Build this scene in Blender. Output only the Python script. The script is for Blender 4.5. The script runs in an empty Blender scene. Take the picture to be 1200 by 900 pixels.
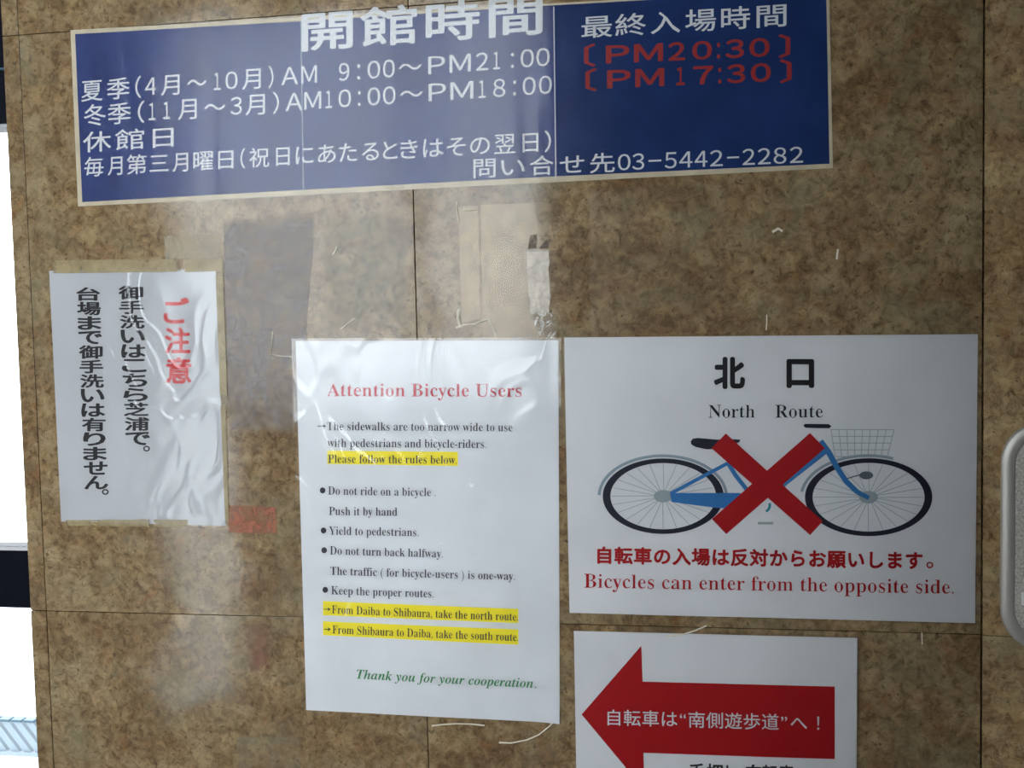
import bpy, bmesh, math, random
from mathutils import Vector, Matrix, noise
random.seed(4)
SC = bpy.context.scene
COL = SC.collection

# ------------------------------------------------------------------ camera
F = 1167.0
YAW, PITCH, ROLL, DIST, EYE = -0.158652, -0.055175, -0.021764, 1.07, 1.5
cy, sy = math.cos(YAW), math.sin(YAW); cp, sp = math.cos(PITCH), math.sin(PITCH)
fw = Vector((sy*cp, cy*cp, sp)); r0 = Vector((cy, -sy, 0)); u0 = r0.cross(fw)
cr, sr = math.cos(ROLL), math.sin(ROLL)
rt = cr*r0 + sr*u0; up = -sr*r0 + cr*u0
CAM = Vector((0, -DIST, EYE))
cd = bpy.data.cameras.new('camera'); cam = bpy.data.objects.new('camera', cd); COL.objects.link(cam)
m3 = Matrix((rt, up, -fw)).transposed()
cam.matrix_world = Matrix.Translation(CAM) @ m3.to_4x4()
cd.lens = F/1200*36; cd.sensor_width = 36; cd.clip_start = 0.02; cd.clip_end = 500
SC.camera = cam

# ------------------------------------------------------------------ daylight
w = bpy.data.worlds.new('overcast_sky'); SC.world = w; w.use_nodes = True
bg = w.node_tree.nodes['Background']
bg.inputs[0].default_value = (0.90, 0.96, 1.0, 1); bg.inputs[1].default_value = 9.0
SC.view_settings.view_transform = 'Standard'; SC.view_settings.look = 'None'
SC.view_settings.gamma = 1; SC.view_settings.use_curve_mapping = False
SC.view_settings.exposure = 0.0
ROOM_Y, ROOM_L, ROOM_R, CEIL = -2.2, -2.9, 2.4, 2.75
# openings: (x0, x1, z0, z1) in the wall behind the camera ; (y0, y1, z0, z1) in the left wall
OPEN_B = (-1.78, -0.30, 1.22, 2.66)
SLIT = (-1.78, -1.52, 0.15, 1.22)                                # opening added under that window so its reflection streaks the stone
OPEN_L = (-2.0, -1.5, 1.70, 2.30)
def portal(name, loc, rot, sx, sz):
    l = bpy.data.lights.new(name, 'AREA'); l.shape = 'RECTANGLE'; l.size = sx; l.size_y = sz
    l.cycles.is_portal = True
    o = bpy.data.objects.new(name, l); o.location = loc; o.rotation_euler = rot; COL.objects.link(o)
portal('daylight_portal', ((OPEN_B[0]+OPEN_B[1])/2, ROOM_Y-.12, (OPEN_B[2]+OPEN_B[3])/2), (math.radians(90), 0, math.pi), OPEN_B[1]-OPEN_B[0], OPEN_B[3]-OPEN_B[2])
portal('daylight_portal', (ROOM_L-.12, (OPEN_L[0]+OPEN_L[1])/2, (OPEN_L[2]+OPEN_L[3])/2), (math.radians(90), 0, math.radians(90+180-0)), OPEN_L[1]-OPEN_L[0], OPEN_L[3]-OPEN_L[2])

# ------------------------------------------------------------------ helpers
def ray(px, py, Y=0.0):
    """wall point that stands at photo pixel (px, py), on the plane y = Y"""
    d = fw + rt*((px-600)/F) - up*((py-450)/F)
    return CAM + d*((Y-CAM.y)/d.y)
def WX(px, py): p = ray(px, py); return (p.x, p.z)

def mesh_obj(name, verts, faces, m, parent=None, smooth=False):
    me = bpy.data.meshes.new(name)
    off = parent_origin(parent)
    me.from_pydata([Vector(v)-off for v in verts], [], faces); me.update()
    if smooth:
        for p in me.polygons: p.use_smooth = True
    if m: me.materials.append(m)
    o = bpy.data.objects.new(name, me); COL.objects.link(o)
    if parent: o.parent = parent
    return o
def parent_origin(p):
    v = Vector((0, 0, 0))
    while p is not None:
        v = v + p.location; p = p.parent
    return v
def thing(name, label, cat, loc, group=None):
    o = bpy.data.objects.new(name, None); COL.objects.link(o); o.location = loc
    o.empty_display_size = .05
    o['label'] = label; o['category'] = cat
    if group: o['group'] = group
    return o
def tag(o, label, cat, group=None):
    o['label'] = label; o['category'] = cat
    if group: o['group'] = group
    return o
def box_data(x0, x1, y0, y1, z0, z1):
    v = [(x, y, z) for z in (z0, z1) for y in (y0, y1) for x in (x0, x1)]
    f = [(0, 2, 3, 1), (4, 5, 7, 6), (0, 1, 5, 4), (2, 6, 7, 3), (0, 4, 6, 2), (1, 3, 7, 5)]
    return v, f
def boxes(name, lst, m, parent=None, struct=False, bevel=0):
    V, Fc = [], []
    for b in lst:
        v, f = box_data(*b); n = len(V); V += v; Fc += [tuple(i+n for i in q) for q in f]
    o = mesh_obj(name, V, Fc, m, parent)
    if bevel:
        bm = bmesh.new(); bm.from_mesh(o.data)
        bmesh.ops.bevel(bm, geom=bm.edges[:], offset=bevel, segments=2, affect='EDGES', profile=.6)
        bm.to_mesh(o.data); bm.free()
    if struct: o['kind'] = 'structure'
    return o

# ------------------------------------------------------------------ materials
def newmat(name):
    m = bpy.data.materials.new(name); m.use_nodes = True
    nt = m.node_tree; b = nt.nodes['Principled BSDF']
    return m, nt, b
def N(nt, t, **kw):
    n = nt.nodes.new(t)
    for k, v in kw.items():
        if k in n.inputs: n.inputs[k].default_value = v
        else: setattr(n, k, v)
    return n
def plain(name, col, rough=.6, metal=0, spec=.3):
    m, nt, b = newmat(name)
    b.inputs['Base Color'].default_value = (*col, 1); b.inputs['Roughness'].default_value = rough
    b.inputs['Metallic'].default_value = metal; b.inputs['Specular IOR Level'].default_value = spec
    return m
def ramp(nt, stops, fac):
    r = nt.nodes.new('ShaderNodeValToRGB'); e = r.color_ramp.elements
    while len(e) > 1: e.remove(e[-1])
    e[0].position = stops[0][0]; e[0].color = (*stops[0][1], 1)
    for p, c in stops[1:]:
        k = e.new(p); k.color = (*c, 1)
    nt.links.new(fac, r.inputs[0]); return r
def mixc(nt, a, b, fac, mode='MIX'):
    n = nt.nodes.new('ShaderNodeMix'); n.data_type = 'RGBA'; n.blend_type = mode
    if hasattr(fac, 'links') or hasattr(fac, 'is_linked'): nt.links.new(fac, n.inputs[0])
    else: n.inputs[0].default_value = fac
    for s, i in ((a, 6), (b, 7)):
        if isinstance(s, tuple): n.inputs[i].default_value = (*s, 1)
        else: nt.links.new(s, n.inputs[i])
    return n.outputs[2]

def stone_mat(name='polished_breccia_stone', tone=(1.12, 1.10, 1.04)):
    m, nt, b = newmat(name); L = nt.links
    tc = N(nt, 'ShaderNodeTexCoord'); oi = N(nt, 'ShaderNodeObjectInfo')
    add = N(nt, 'ShaderNodeVectorMath', operation='MULTIPLY_ADD')
    cb = N(nt, 'ShaderNodeCombineXYZ'); L.new(oi.outputs['Random'], cb.inputs[0]); L.new(oi.outputs['Random'], cb.inputs[2])
    L.new(cb.outputs[0], add.inputs[0]); add.inputs[1].default_value = (9, 0, 7); L.new(tc.outputs['Object'], add.inputs[2])
    P = add.outputs[0]
    vo = N(nt, 'ShaderNodeVectorMath', operation='ADD'); L.new(P, vo.inputs[0]); vo.inputs[1].default_value = (3, 4, 5); Q_ = vo.outputs[0]
    def noise_(scale, det, ro, dis, src=P):
        n = N(nt, 'ShaderNodeTexNoise', Scale=scale, Detail=det, Roughness=ro, Distortion=dis); L.new(src, n.inputs['Vector']); return n.outputs[0]
    # large soft clouds, tan to olive brown
    base = ramp(nt, [(.28, (.170, .108, .062)), (.5, (.250, .178, .104)), (.72, (.335, .262, .168))], noise_(8, 5, .62, .5))
    # fine grain
    mot = ramp(nt, [(.34, (.38, .33, .27)), (.5, (.86, .84, .81)), (.66, (1.28, 1.27, 1.22))], noise_(85, 6, .74, .8))
    c = mixc(nt, base.outputs[0], mot.outputs[0], .9, 'MULTIPLY')
    # cream fragments with warped outlines
    v = N(nt, 'ShaderNodeTexVoronoi', Scale=34.0, Randomness=1.0); v.feature = 'F1'
    n3 = N(nt, 'ShaderNodeTexNoise', Scale=30.0, Detail=4.0); L.new(P, n3.inputs['Vector'])
    va = N(nt, 'ShaderNodeVectorMath', operation='MULTIPLY_ADD'); L.new(n3.outputs['Color'], va.inputs[0]); va.inputs[1].default_value = (.055, .055, .055); L.new(P, va.inputs[2])
    L.new(va.outputs[0], v.inputs['Vector'])
    vr = ramp(nt, [(.18, (.42, .42, .42)), (.42, (0, 0, 0))], v.outputs['Distance'])
    c = mixc(nt, c, (.38, .30, .185), vr.outputs[0])
    # per-fragment tone
    hs = N(nt, 'ShaderNodeSeparateColor'); L.new(v.outputs['Color'], hs.inputs[0])
    tn = ramp(nt, [(0, (.80, .78, .74)), (.5, (1, 1, 1)), (1, (1.12, 1.10, 1.02))], hs.outputs[0])
    c = mixc(nt, c, tn.outputs[0], .75, 'MULTIPLY')
    # rusty flecks
    r4 = ramp(nt, [(.57, (0, 0, 0)), (.70, (.62, .62, .62))], noise_(30, 6, .7, .6, Q_))
    c = mixc(nt, c, (.24, .105, .042), r4.outputs[0])
    # hairline dark veins and specks
    r7 = ramp(nt, [(.485, (0, 0, 0)), (.5, (.45, .45, .45)), (.515, (0, 0, 0))], noise_(16, 4, .6, 1.4, Q_))
    c = mixc(nt, c, (.11, .070, .040), r7.outputs[0])
    n5 = noise_(170, 2, .6, .3)
    r5 = ramp(nt, [(.29, (.85, .85, .85)), (.41, (0, 0, 0))], n5)
    c = mixc(nt, c, (.075, .050, .030), r5.outputs[0])
    # grey-green clouds
    r6 = ramp(nt, [(.5, (0, 0, 0)), (.72, (.5, .5, .5))], noise_(13, 4, .6, .3, Q_))
    c = mixc(nt, c, (.205, .195, .135), r6.outputs[0])
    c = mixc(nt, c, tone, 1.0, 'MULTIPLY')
    L.new(c, b.inputs['Base Color'])
    b.inputs['Specular IOR Level'].default_value = .38
    rr = ramp(nt, [(.3, (.07, .07, .07)), (.7, (.13, .13, .13))], noise_(20, 4, .6, .3)); L.new(rr.outputs[0], b.inputs['Roughness'])
    bu = N(nt, 'ShaderNodeBump', Strength=.35, Distance=.008); L.new(noise_(5, 1, .5, .5), bu.inputs['Height'])
    b2 = N(nt, 'ShaderNodeBump', Strength=.10, Distance=.0005); L.new(n5, b2.inputs['Height']); L.new(bu.outputs[0], b2.inputs['Normal'])
    L.new(b2.outputs[0], b.inputs['Normal'])
    return m
def paper_mat(name, col, mottled=.06, scale=30):
    m, nt, b = newmat(name); L = nt.links
    tc = N(nt, 'ShaderNodeTexCoord')
    n = N(nt, 'ShaderNodeTexNoise', Scale=scale, Detail=5.0, Roughness=.6); L.new(tc.outputs['Object'], n.inputs['Vector'])
    lo = tuple(c*(1-mottled*2.2) for c in col); hi = tuple(min(1, c*(1+mottled)) for c in col)
    r = ramp(nt, [(.3, lo), (.65, hi)], n.outputs[0]); L.new(r.outputs[0], b.inputs['Base Color'])
    b.inputs['Roughness'].default_value = .75; b.inputs['Specular IOR Level'].default_value = .1
    return m
def film_mat(name, scale=(14, 14, 5), strength=.5, dist=.004, rough=.10, ior=1.5, creases=True, milky=0.0, milk=(.8, .8, .78), crease=.30, tint=(1, 1, 1)):
    """clear laminating film: transmits straight through, mirrors weakly, wrinkled"""
    m, nt, b = newmat(name); L = nt.links; nt.nodes.remove(b)
    out = nt.nodes['Material Output']; tc = N(nt, 'ShaderNodeTexCoord')
    mp = N(nt, 'ShaderNodeMapping'); mp.inputs['Scale'].default_value = scale; L.new(tc.outputs['Object'], mp.inputs[0])
    n = N(nt, 'ShaderNodeTexNoise', Scale=1.0, Detail=2.0, Distortion=.6); L.new(mp.outputs[0], n.inputs['Vector'])
    bu = N(nt, 'ShaderNodeBump', Strength=strength, Distance=dist); L.new(n.outputs[0], bu.inputs['Height'])
    nrm = bu.outputs[0]
    if creases:
        v = N(nt, 'ShaderNodeTexNoise', Scale=1.1, Detail=1.5, Roughness=.5, Distortion=1.6); L.new(mp.outputs[0], v.inputs['Vector'])
        r = ramp(nt, [(.43, (0, 0, 0)), (.5, (1, 1, 1)), (.57, (0, 0, 0))], v.outputs[0]); r.color_ramp.interpolation = 'EASE'
        b2 = N(nt, 'ShaderNodeBump', Strength=crease, Distance=.0013); L.new(r.outputs[0], b2.inputs['Height']); L.new(nrm, b2.inputs['Normal']); nrm = b2.outputs[0]
    fr = N(nt, 'ShaderNodeFresnel', IOR=ior); L.new(nrm, fr.inputs['Normal'])
    gl = N(nt, 'ShaderNodeBsdfGlossy', Roughness=rough); gl.inputs['Color'].default_value = (*tint, 1); L.new(nrm, gl.inputs['Normal'])
    tr = N(nt, 'ShaderNodeBsdfTransparent')
    mx = N(nt, 'ShaderNodeMixShader'); L.new(fr.outputs[0], mx.inputs[0]); L.new(tr.outputs[0], mx.inputs[1]); L.new(gl.outputs[0], mx.inputs[2])
    o = mx.outputs[0]
    if milky:
        df = N(nt, 'ShaderNodeBsdfDiffuse'); df.inputs['Color'].default_value = (*milk, 1)
        m2 = N(nt, 'ShaderNodeMixShader'); m2.inputs[0].default_value = milky; L.new(o, m2.inputs[1]); L.new(df.outputs[0], m2.inputs[2]); o = m2.outputs[0]
    L.new(o, out.inputs['Surface'])
    return m
def residue_mat(name, col, cover, scale=25, rough=.35, contrast=.18, soft=.03):
    """thin patchy layer left on the stone: cover = mean opacity"""
    m, nt, b = newmat(name); L = nt.links; tc = N(nt, 'ShaderNodeTexCoord')
    n = N(nt, 'ShaderNodeTexNoise', Scale=scale, Detail=6.0, Roughness=.7, Distortion=.6); L.new(tc.outputs['Object'], n.inputs['Vector'])
    r = ramp(nt, [(.32, (max(0, cover-contrast),)*3), (.68, (min(1, cover+contrast),)*3)], n.outputs[0])
    sx = N(nt, 'ShaderNodeSeparateXYZ'); L.new(tc.outputs['Generated'], sx.inputs[0])
    nn = N(nt, 'ShaderNodeTexNoise', Scale=scale*1.2, Detail=4.0); L.new(tc.outputs['Object'], nn.inputs['Vector'])
    al = r.outputs[0]
    for ax in (0, 2):
        for rev in (False, True):
            mr = N(nt, 'ShaderNodeMapRange', interpolation_type='SMOOTHSTEP')
            mr.inputs['From Min'].default_value, mr.inputs['From Max'].default_value = (1, 1-soft*2) if rev else (0, soft*2)
            ad = N(nt, 'ShaderNodeMath', operation='MULTIPLY_ADD'); L.new(nn.outputs[0], ad.inputs[0]); ad.inputs[1].default_value = soft*(2.2 if rev else -2.2)
            L.new(sx.outputs[ax], ad.inputs[2]); 
            sh = N(nt, 'ShaderNodeMath', operation='ADD'); L.new(ad.outputs[0], sh.inputs[0]); sh.inputs[1].default_value = soft*(-.9 if rev else .9)
            L.new(sh.outputs[0], mr.inputs['Value'])
            mu = N(nt, 'ShaderNodeMath', operation='MULTIPLY'); L.new(al, mu.inputs[0]); L.new(mr.outputs[0], mu.inputs[1]); al = mu.outputs[0]
    L.new(al, b.inputs['Alpha'])
    b.inputs['Base Color'].default_value = (*col, 1); b.inputs['Roughness'].default_value = rough
    b.inputs['Specular IOR Level'].default_value = .4
    return m

M_STONE = stone_mat(); M_STONE_R = stone_mat('lit_tone_breccia_stone', (1.55, 1.52, 1.40))  # second stone: tone raised in place of light on the turned wall
M_GROUT = plain('dark_joint_grout', (.085, .060, .038), .9)
M_WHITE = paper_mat('white_print_paper', (.66, .675, .70), .03, 12)
M_WHITE2 = paper_mat('greyer_white_print_paper', (.66, .67, .685), .03, 10)
M_WHITE3 = paper_mat('shade_toned_white_paper', (.46, .47, .49), .03, 10)  # white paper darkened in place of weaker light at the left
M_BLUE = paper_mat('lighter_blue_print', (.040, .062, .190), .12, 16)  # lighter, greyer blue for the first two sheets
M_BLUE2 = paper_mat('deep_blue_print', (.014, .036, .135), .10, 16)
M_CREAM = paper_mat('cream_unprinted_margin', (.56, .50, .38), .08, 40)
M_INK = plain('black_print_ink', (.012, .012, .016), .6)
M_INKB = plain('soft_black_print_ink', (.035, .035, .05), .6)
M_RED = plain('red_print_ink', (.38, .004, .008), .6)
M_ROSE = plain('rose_red_print_ink', (.50, .022, .050), .6)
M_FADERED = plain('faded_crimson_print_ink', (.52, .045, .050), .6)
M_BRICK = plain('brick_red_print_ink', (.30, .020, .020), .6)
M_GREEN = plain('green_print_ink', (.03, .22, .07), .6)
M_WTEXT = plain('white_print_ink', (.62, .64, .66), .6)
M_YEL = plain('yellow_highlighter', (.80, .70, .03), .6)
M_CYC = plain('light_blue_print_ink', (.035, .19, .44), .6)
M_TYRE = plain('black_blue_print_ink', (.016, .018, .035), .6)
M_GUARD = plain('grey_blue_print_ink', (.26, .33, .38), .6)
M_SPOKE = plain('pale_grey_print_ink', (.33, .38, .38), .6)
M_HUB = plain('grey_print_ink', (.30, .36, .38), .6)
M_TEAL = plain('teal_print_ink', (.03, .25, .30), .6)
M_FILM = film_mat('clear_laminating_film', (10, 10, 5), .45, .0045, .13)
M_FILM_B = film_mat('clear_film_with_vertical_creases', (15, 15, 4), .34, .0035, .15, 1.36, False)
M_FILM_F = film_mat('flat_clear_film', (8, 8, 4), .35, .0035, .14, 1.5, False)
M_TAPE = residue_mat('yellowed_old_tape', (.46, .37, .20), .62, 40, .25)
M_TAPEC = film_mat('clear_tape', (40, 40, 40), .5, .002, .14, 1.55, True, .22, (.62, .56, .45))
M_OLDFILM = film_mat('old_clear_film', (10, 10, 6), .4, .003, .12, 1.32, False, .06, (.55, .45, .28), .3, (1, .86, .62))
M_STEEL = None

# ------------------------------------------------------------------ the room shell
ex = (WX(9, 145)[0]+WX(20, 400)[0]+WX(42, 880)[0])/3
j1 = (WX(22, 0)[0]+WX(38, 450)[0]+WX(62, 850)[0])/3
j2 = (WX(484, 225)[0]+WX(502, 880)[0])/2
j3 = (WX(1152, 100)[0]+WX(1150, 800)[0])/2
zt = (WX(5, 43)[1]+WX(84, 36)[1])/2
zm = (WX(40, 716)[1]+WX(320, 722)[1])/2
H = zt-zm
G = .00045                                                        # half joint
wall = boxes('wall_front', [(ex+.004, j3+.3, .022, .17, 0, CEIL)], M_GROUT, None, True)
rows = [(0, zm-H), (zm-H, zm), (zm, zt), (zt, min(CEIL, zt+H)), (zt+H, CEIL)]
rows = [r for r in rows if r[1]-r[0] > .03]
for (a, b_) in rows:
    for (x0, x1) in ((ex, j1), (j1, j2), (j2, j3)):
        o = boxes('stone_slab', [(x0+G, x1-G, 0.0, .022, a+G, b_-G)], M_STONE, wall, bevel=.0004)
# the next wall section turns a little towards the room
ANG = math.radians(7)
wr = bpy.data.objects.new('wall_turned', None)
V, Fc = box_data(0, 1.9, .022, .10, 0, CEIL)
wr = mesh_obj('wall_turned', V, Fc, M_GROUT); wr['kind'] = 'structure'
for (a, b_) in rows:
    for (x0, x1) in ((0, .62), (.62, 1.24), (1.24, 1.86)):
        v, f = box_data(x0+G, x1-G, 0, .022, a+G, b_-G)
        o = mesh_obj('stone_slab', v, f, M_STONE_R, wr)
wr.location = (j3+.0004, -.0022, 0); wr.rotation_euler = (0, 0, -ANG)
def turned(px, py):
    """point of the turned wall at a photo pixel, in that wall's own coordinates (u along, z up)"""
    d = fw + rt*((px-600)/F) - up*((py-450)/F)
    n = Vector((math.sin(ANG), math.cos(ANG), 0)); o = wr.location
    p = CAM + d*((o-CAM).dot(n)/d.dot(n))
    return ((p-o).dot(Vector((math.cos(ANG), -math.sin(ANG), 0))), p.z)

def plaster(name, col):
    m, nt, b = newmat(name); tc = N(nt, 'ShaderNodeTexCoord')
    n = N(nt, 'ShaderNodeTexNoise', Scale=4.0, Detail=6.0); nt.links.new(tc.outputs['Object'], n.inputs['Vector'])
    r = ramp(nt, [(.3, tuple(c*.85 for c in col)), (.7, col)], n.outputs[0]); nt.links.new(r.outputs[0], b.inputs['Base Color'])
    b.inputs['Roughness'].default_value = .8
    return m
M_WALLB = plaster('brown_grey_painted_wall', (.16, .13, .10))
M_FLOOR = plaster('grey_brown_stone_floor', (.07, .062, .052))
M_CEIL = plaster('off_white_ceiling', (.24, .225, .20))
M_FRAME = plain('dark_navy_window_frame', (.003, .004, .010), .5, 0, .08)
M_LINE = plain('blue_grey_frame_trim', (.05, .10, .17), .4)
M_CONC = plaster('pale_outdoor_concrete', (.78, .80, .80))
boxes('floor', [(ROOM_L-.15, ROOM_R+.15, ROOM_Y-.15, .17, -.1, 0)], M_FLOOR, None, True)
boxes('ceiling', [(ROOM_L-.15, ROOM_R+.15, ROOM_Y-.15, .17, CEIL, CEIL+.1)], M_CEIL, None, True)
def holed(name, axis, a0, a1, t0, t1, op):
    o0, o1, z0, z1 = op
    L_ = [(a0, o0, 0, CEIL), (o1, a1, 0, CEIL), (o0, o1, z1, CEIL)]
    L_ += [(o0, o1, 0, z0)] if axis == 'y' else [(o0, o1, 0, SLIT[2]), (SLIT[1], o1, SLIT[2], z0)]
    bx = [(p, q, t0, t1, r, s) if axis == 'x' else (t0, t1, p, q, r, s) for p, q, r, s in L_]
    return boxes(name, bx, M_WALLB, None, True)
holed('wall_back', 'x', ROOM_L, ROOM_R, ROOM_Y-.12, ROOM_Y, OPEN_B)
holed('wall_left', 'y', ROOM_Y-.12, .17, ROOM_L-.12, ROOM_L, OPEN_L)
boxes('added_shade_fin', [(-0.30, -0.23, ROOM_Y, -1.22, 0, CEIL)], M_WALLB, None, True)  # unseen fin, added to cut window light from the right of the wall
boxes('wall_right', [(ROOM_R, ROOM_R+.12, ROOM_Y-.12, .17, 0, CEIL)], M_WALLB, None, True)
# frames in the two openings that light the wall
x0, x1, z0, z1 = OPEN_B
fb = .04
boxes('window_2', [(x0, x1, ROOM_Y-.09, ROOM_Y-.03, z0, z0+fb), (x0, x1, ROOM_Y-.09, ROOM_Y-.03, z1-fb, z1), (x0, x0+fb, ROOM_Y-.09, ROOM_Y-.03, z0+fb, z1-fb),
    (x1-fb, x1, ROOM_Y-.09, ROOM_Y-.03, z0+fb, z1-fb), (x0+.92, x0+.96, ROOM_Y-.09, ROOM_Y-.03, z0+fb, z1-fb)], M_FRAME, None, True)
y0, y1, z0, z1 = OPEN_L
boxes('window_3', [(ROOM_L-.09, ROOM_L-.03, y0, y1, z0, z0+fb), (ROOM_L-.09, ROOM_L-.03, y0, y1, z1-fb, z1), (ROOM_L-.09, ROOM_L-.03, y0, y0+fb, z0+fb, z1-fb),
    (ROOM_L-.09, ROOM_L-.03, y1-fb, y1, z0+fb, z1-fb)], M_FRAME, None, True)
# window beside the stone wall, seen at the left edge of the picture
YW = .10
def zw(py): return ray(8, py, YW).z
bars = [(zw(712), zw(645)), (zw(145), CEIL)]
w1 = boxes('window_1', [(ROOM_L, ex+.004, YW, YW+.05, a, b_) for a, b_ in bars] + [(ROOM_L, ex+.004, YW, YW+.05, 0, .10), (ROOM_L, ROOM_L+.05, YW, YW+.05, .10, zw(145))]
    + [(ex-.35-.9, ex-.35-.85, YW, YW+.05, .10, zw(145))], M_FRAME, None, True)
boxes('frame_trim', [(ROOM_L, ex+.002, YW-.006, YW+.001, zw(83), zw(80.5))], M_LINE, w1)
m, nt, b = newmat('clear_window_glass'); nt.nodes.remove(b)
gl = N(nt, 'ShaderNodeBsdfGlossy', Roughness=.02); tr = N(nt, 'ShaderNodeBsdfTransparent'); fr = N(nt, 'ShaderNodeFresnel', IOR=1.45); mx = N(nt, 'ShaderNodeMixShader')
gg = N(nt, 'ShaderNodeNewGeometry'); mr = N(nt, 'ShaderNodeMapRange'); mr.inputs['To Min'].default_value = 1.45; mr.inputs['To Max'].default_value = 1/1.45
nt.links.new(gg.outputs['Backfacing'], mr.inputs['Value']); nt.links.new(mr.outputs[0], fr.inputs['IOR'])     # both faces of the pane reflect alike
nt.links.new(fr.outputs[0], mx.inputs[0]); nt.links.new(tr.outputs[0], mx.inputs[1]); nt.links.new(gl.outputs[0], mx.inputs[2]); nt.links.new(mx.outputs[0], nt.nodes['Material Output'].inputs[0])
M_GLASS = m
for a, b_ in ((.10, zw(712)), (zw(645), zw(145))):
    boxes('pane', [(ROOM_L+.05, ex+.002, YW+.02, YW+.026, a, b_)], M_GLASS, w1)
# outdoors
o = boxes('ground', [(-60, 40, .17, 80, -.3, -.12)], M_CONC, None, True)
o = boxes('ground', [(-60, 40, -60, ROOM_Y-.15, -.3, -.12)], M_CONC, None, True)
# ------------------------------------------------------------------ railing outside
YR = 1.9
rz0, rz1 = ray(10, 878, YR).z, ray(10, 842, YR).z
xr0, xr1 = ray(0, 860, YR).x-1.6, ray(45, 860, YR).x+.5
M_RAIL = plain('pale_blue_grey_painted_steel', (.16, .20, .235), .5)
M_RAILD = plain('slate_blue_painted_steel', (.035, .07, .10), .5)
rail = thing('guard_railing', 'pale blue railing with slanted slats outside, at bottom left behind the window', 'railing', (0.5*(xr0+xr1), YR, -.12))
boxes('bottom_rail', [(xr0, xr1, YR-.02, YR+.02, rz0-.014, rz0)], M_RAIL, rail)
n = 50; pitch = (xr1-xr0)/n
for i in range(n):
    a = xr0+pitch*i; h = rz1-rz0; sh = -h*.75; t = pitch*.62
    v = [(a-sh*0+0, YR-.012, rz1-.004), (a+t, YR-.012, rz1-.004), (a+t-sh, YR-.012, rz0), (a-sh, YR-.012, rz0)]
    v += [(x, YR+.012, z) for x, y, z in v]
    mesh_obj('slat', v, [(0, 1, 2, 3), (7, 6, 5, 4), (0, 4, 5, 1), (1, 5, 6, 2), (2, 6, 7, 3), (3, 7, 4, 0)], M_RAIL, rail)
    boxes('slat_cap', [(a-.004, a+t+.004, YR-.016, YR+.016, rz1-.005, rz1+.003)], M_RAILD, rail)
for k in range(3):
    a = xr0+.03+k*(xr1-xr0-.06)/2
    boxes('post', [(a-.02, a+.02, YR+.03, YR+.07, -.12, rz1)], M_RAIL, rail)

# ------------------------------------------------------------------ sheets, print and film
class Sheet:
    """a laminated sheet on the wall: gives the surface height of the slightly wavy paper"""
    def __init__(s, root, seed, amp, off, curl=None):
        s.root, s.seed, s.amp, s.off, s.curl = root, seed, amp, off, curl
    def y(s, x, z):
        h = s.amp*(noise.noise(Vector((x*7+s.seed, z*4, s.seed)))+.35)
        if s.curl:
            cx, cz, r, a = s.curl; d = math.hypot(x-cx, z-cz)
            if d < r: h += a*(1-d/r)**2
        return -(s.off+max(0, h))
def bil(q, u, v):
    """q = TL, TR, BR, BL (pixels); u right, v down"""
    tx = q[0][0]+(q[1][0]-q[0][0])*u, q[0][1]+(q[1][1]-q[0][1])*u
    bx = q[3][0]+(q[2][0]-q[3][0])*u, q[3][1]+(q[2][1]-q[3][1])*u
    return tx[0]+(bx[0]-tx[0])*v, tx[1]+(bx[1]-tx[1])*v
def wall_quad(sheet, name, q, m, lift, nu=16, nv=16, thick=0, rag=0):
    V, Fc = [], []
    for j in range(nv+1):
        for i in range(nu+1):
            px, py = bil(q, i/nu, j/nv)
            if rag and (i in (0, nu) or j in (0, nv)):
                px += random.uniform(-rag, rag); py += random.uniform(-rag, rag)
            x, z = WX(px, py); V.append((x, sheet.y(x, z)-lift, z))
    for j in range(nv):
        for i in range(nu):
            a = j*(nu+1)+i; Fc.append((a, a+nu+1, a+nu+2, a+1))
    if thick:
        k = len(V); V += [(x, min(y+thick, -.00002), z) for x, y, z in V]
        Fc += [tuple(reversed([i+k for i in f])) for f in Fc]
        rim = [i for i in range(nu+1)] + [j*(nu+1)+nu for j in range(1, nv+1)] + [nv*(nu+1)+i for i in range(nu-1, -1, -1)] + [j*(nu+1) for j in range(nv-1, 0, -1)]
        for a, b_ in zip(rim, rim[1:]+rim[:1]): Fc.append((a, b_, b_+k, a+k))
    return mesh_obj(name, V, Fc, m, sheet.root, smooth=False)
def px_poly(sheet, name, polys, m, lift, cuts=0, parent=None):
    """flat printed shapes given as pixel outlines, laid on the sheet"""
    bm = bmesh.new()
    for k, pl in enumerate(polys):
        vs = []
        for px, py in pl:
            x, z = WX(px, py); vs.append(bm.verts.new((x, 0, z)))
        bm.faces.new(vs)
    if cuts:
        bmesh.ops.triangulate(bm, faces=bm.faces[:])
        bmesh.ops.subdivide_edges(bm, edges=bm.edges[:], cuts=cuts, use_grid_fill=True)
    par = parent or sheet.root; off = parent_origin(par)
    for v in bm.verts:
        v.co.y = sheet.y(v.co.x, v.co.z)-lift; v.co -= off
    for f in bm.faces:
        f.normal_update()
        if f.normal.y > 0: f.normal_flip()
    me = bpy.data.meshes.new(name); bm.to_mesh(me); bm.free(); me.materials.append(m)
    o = bpy.data.objects.new(name, me); COL.objects.link(o); o.parent = par
    return o
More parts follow.
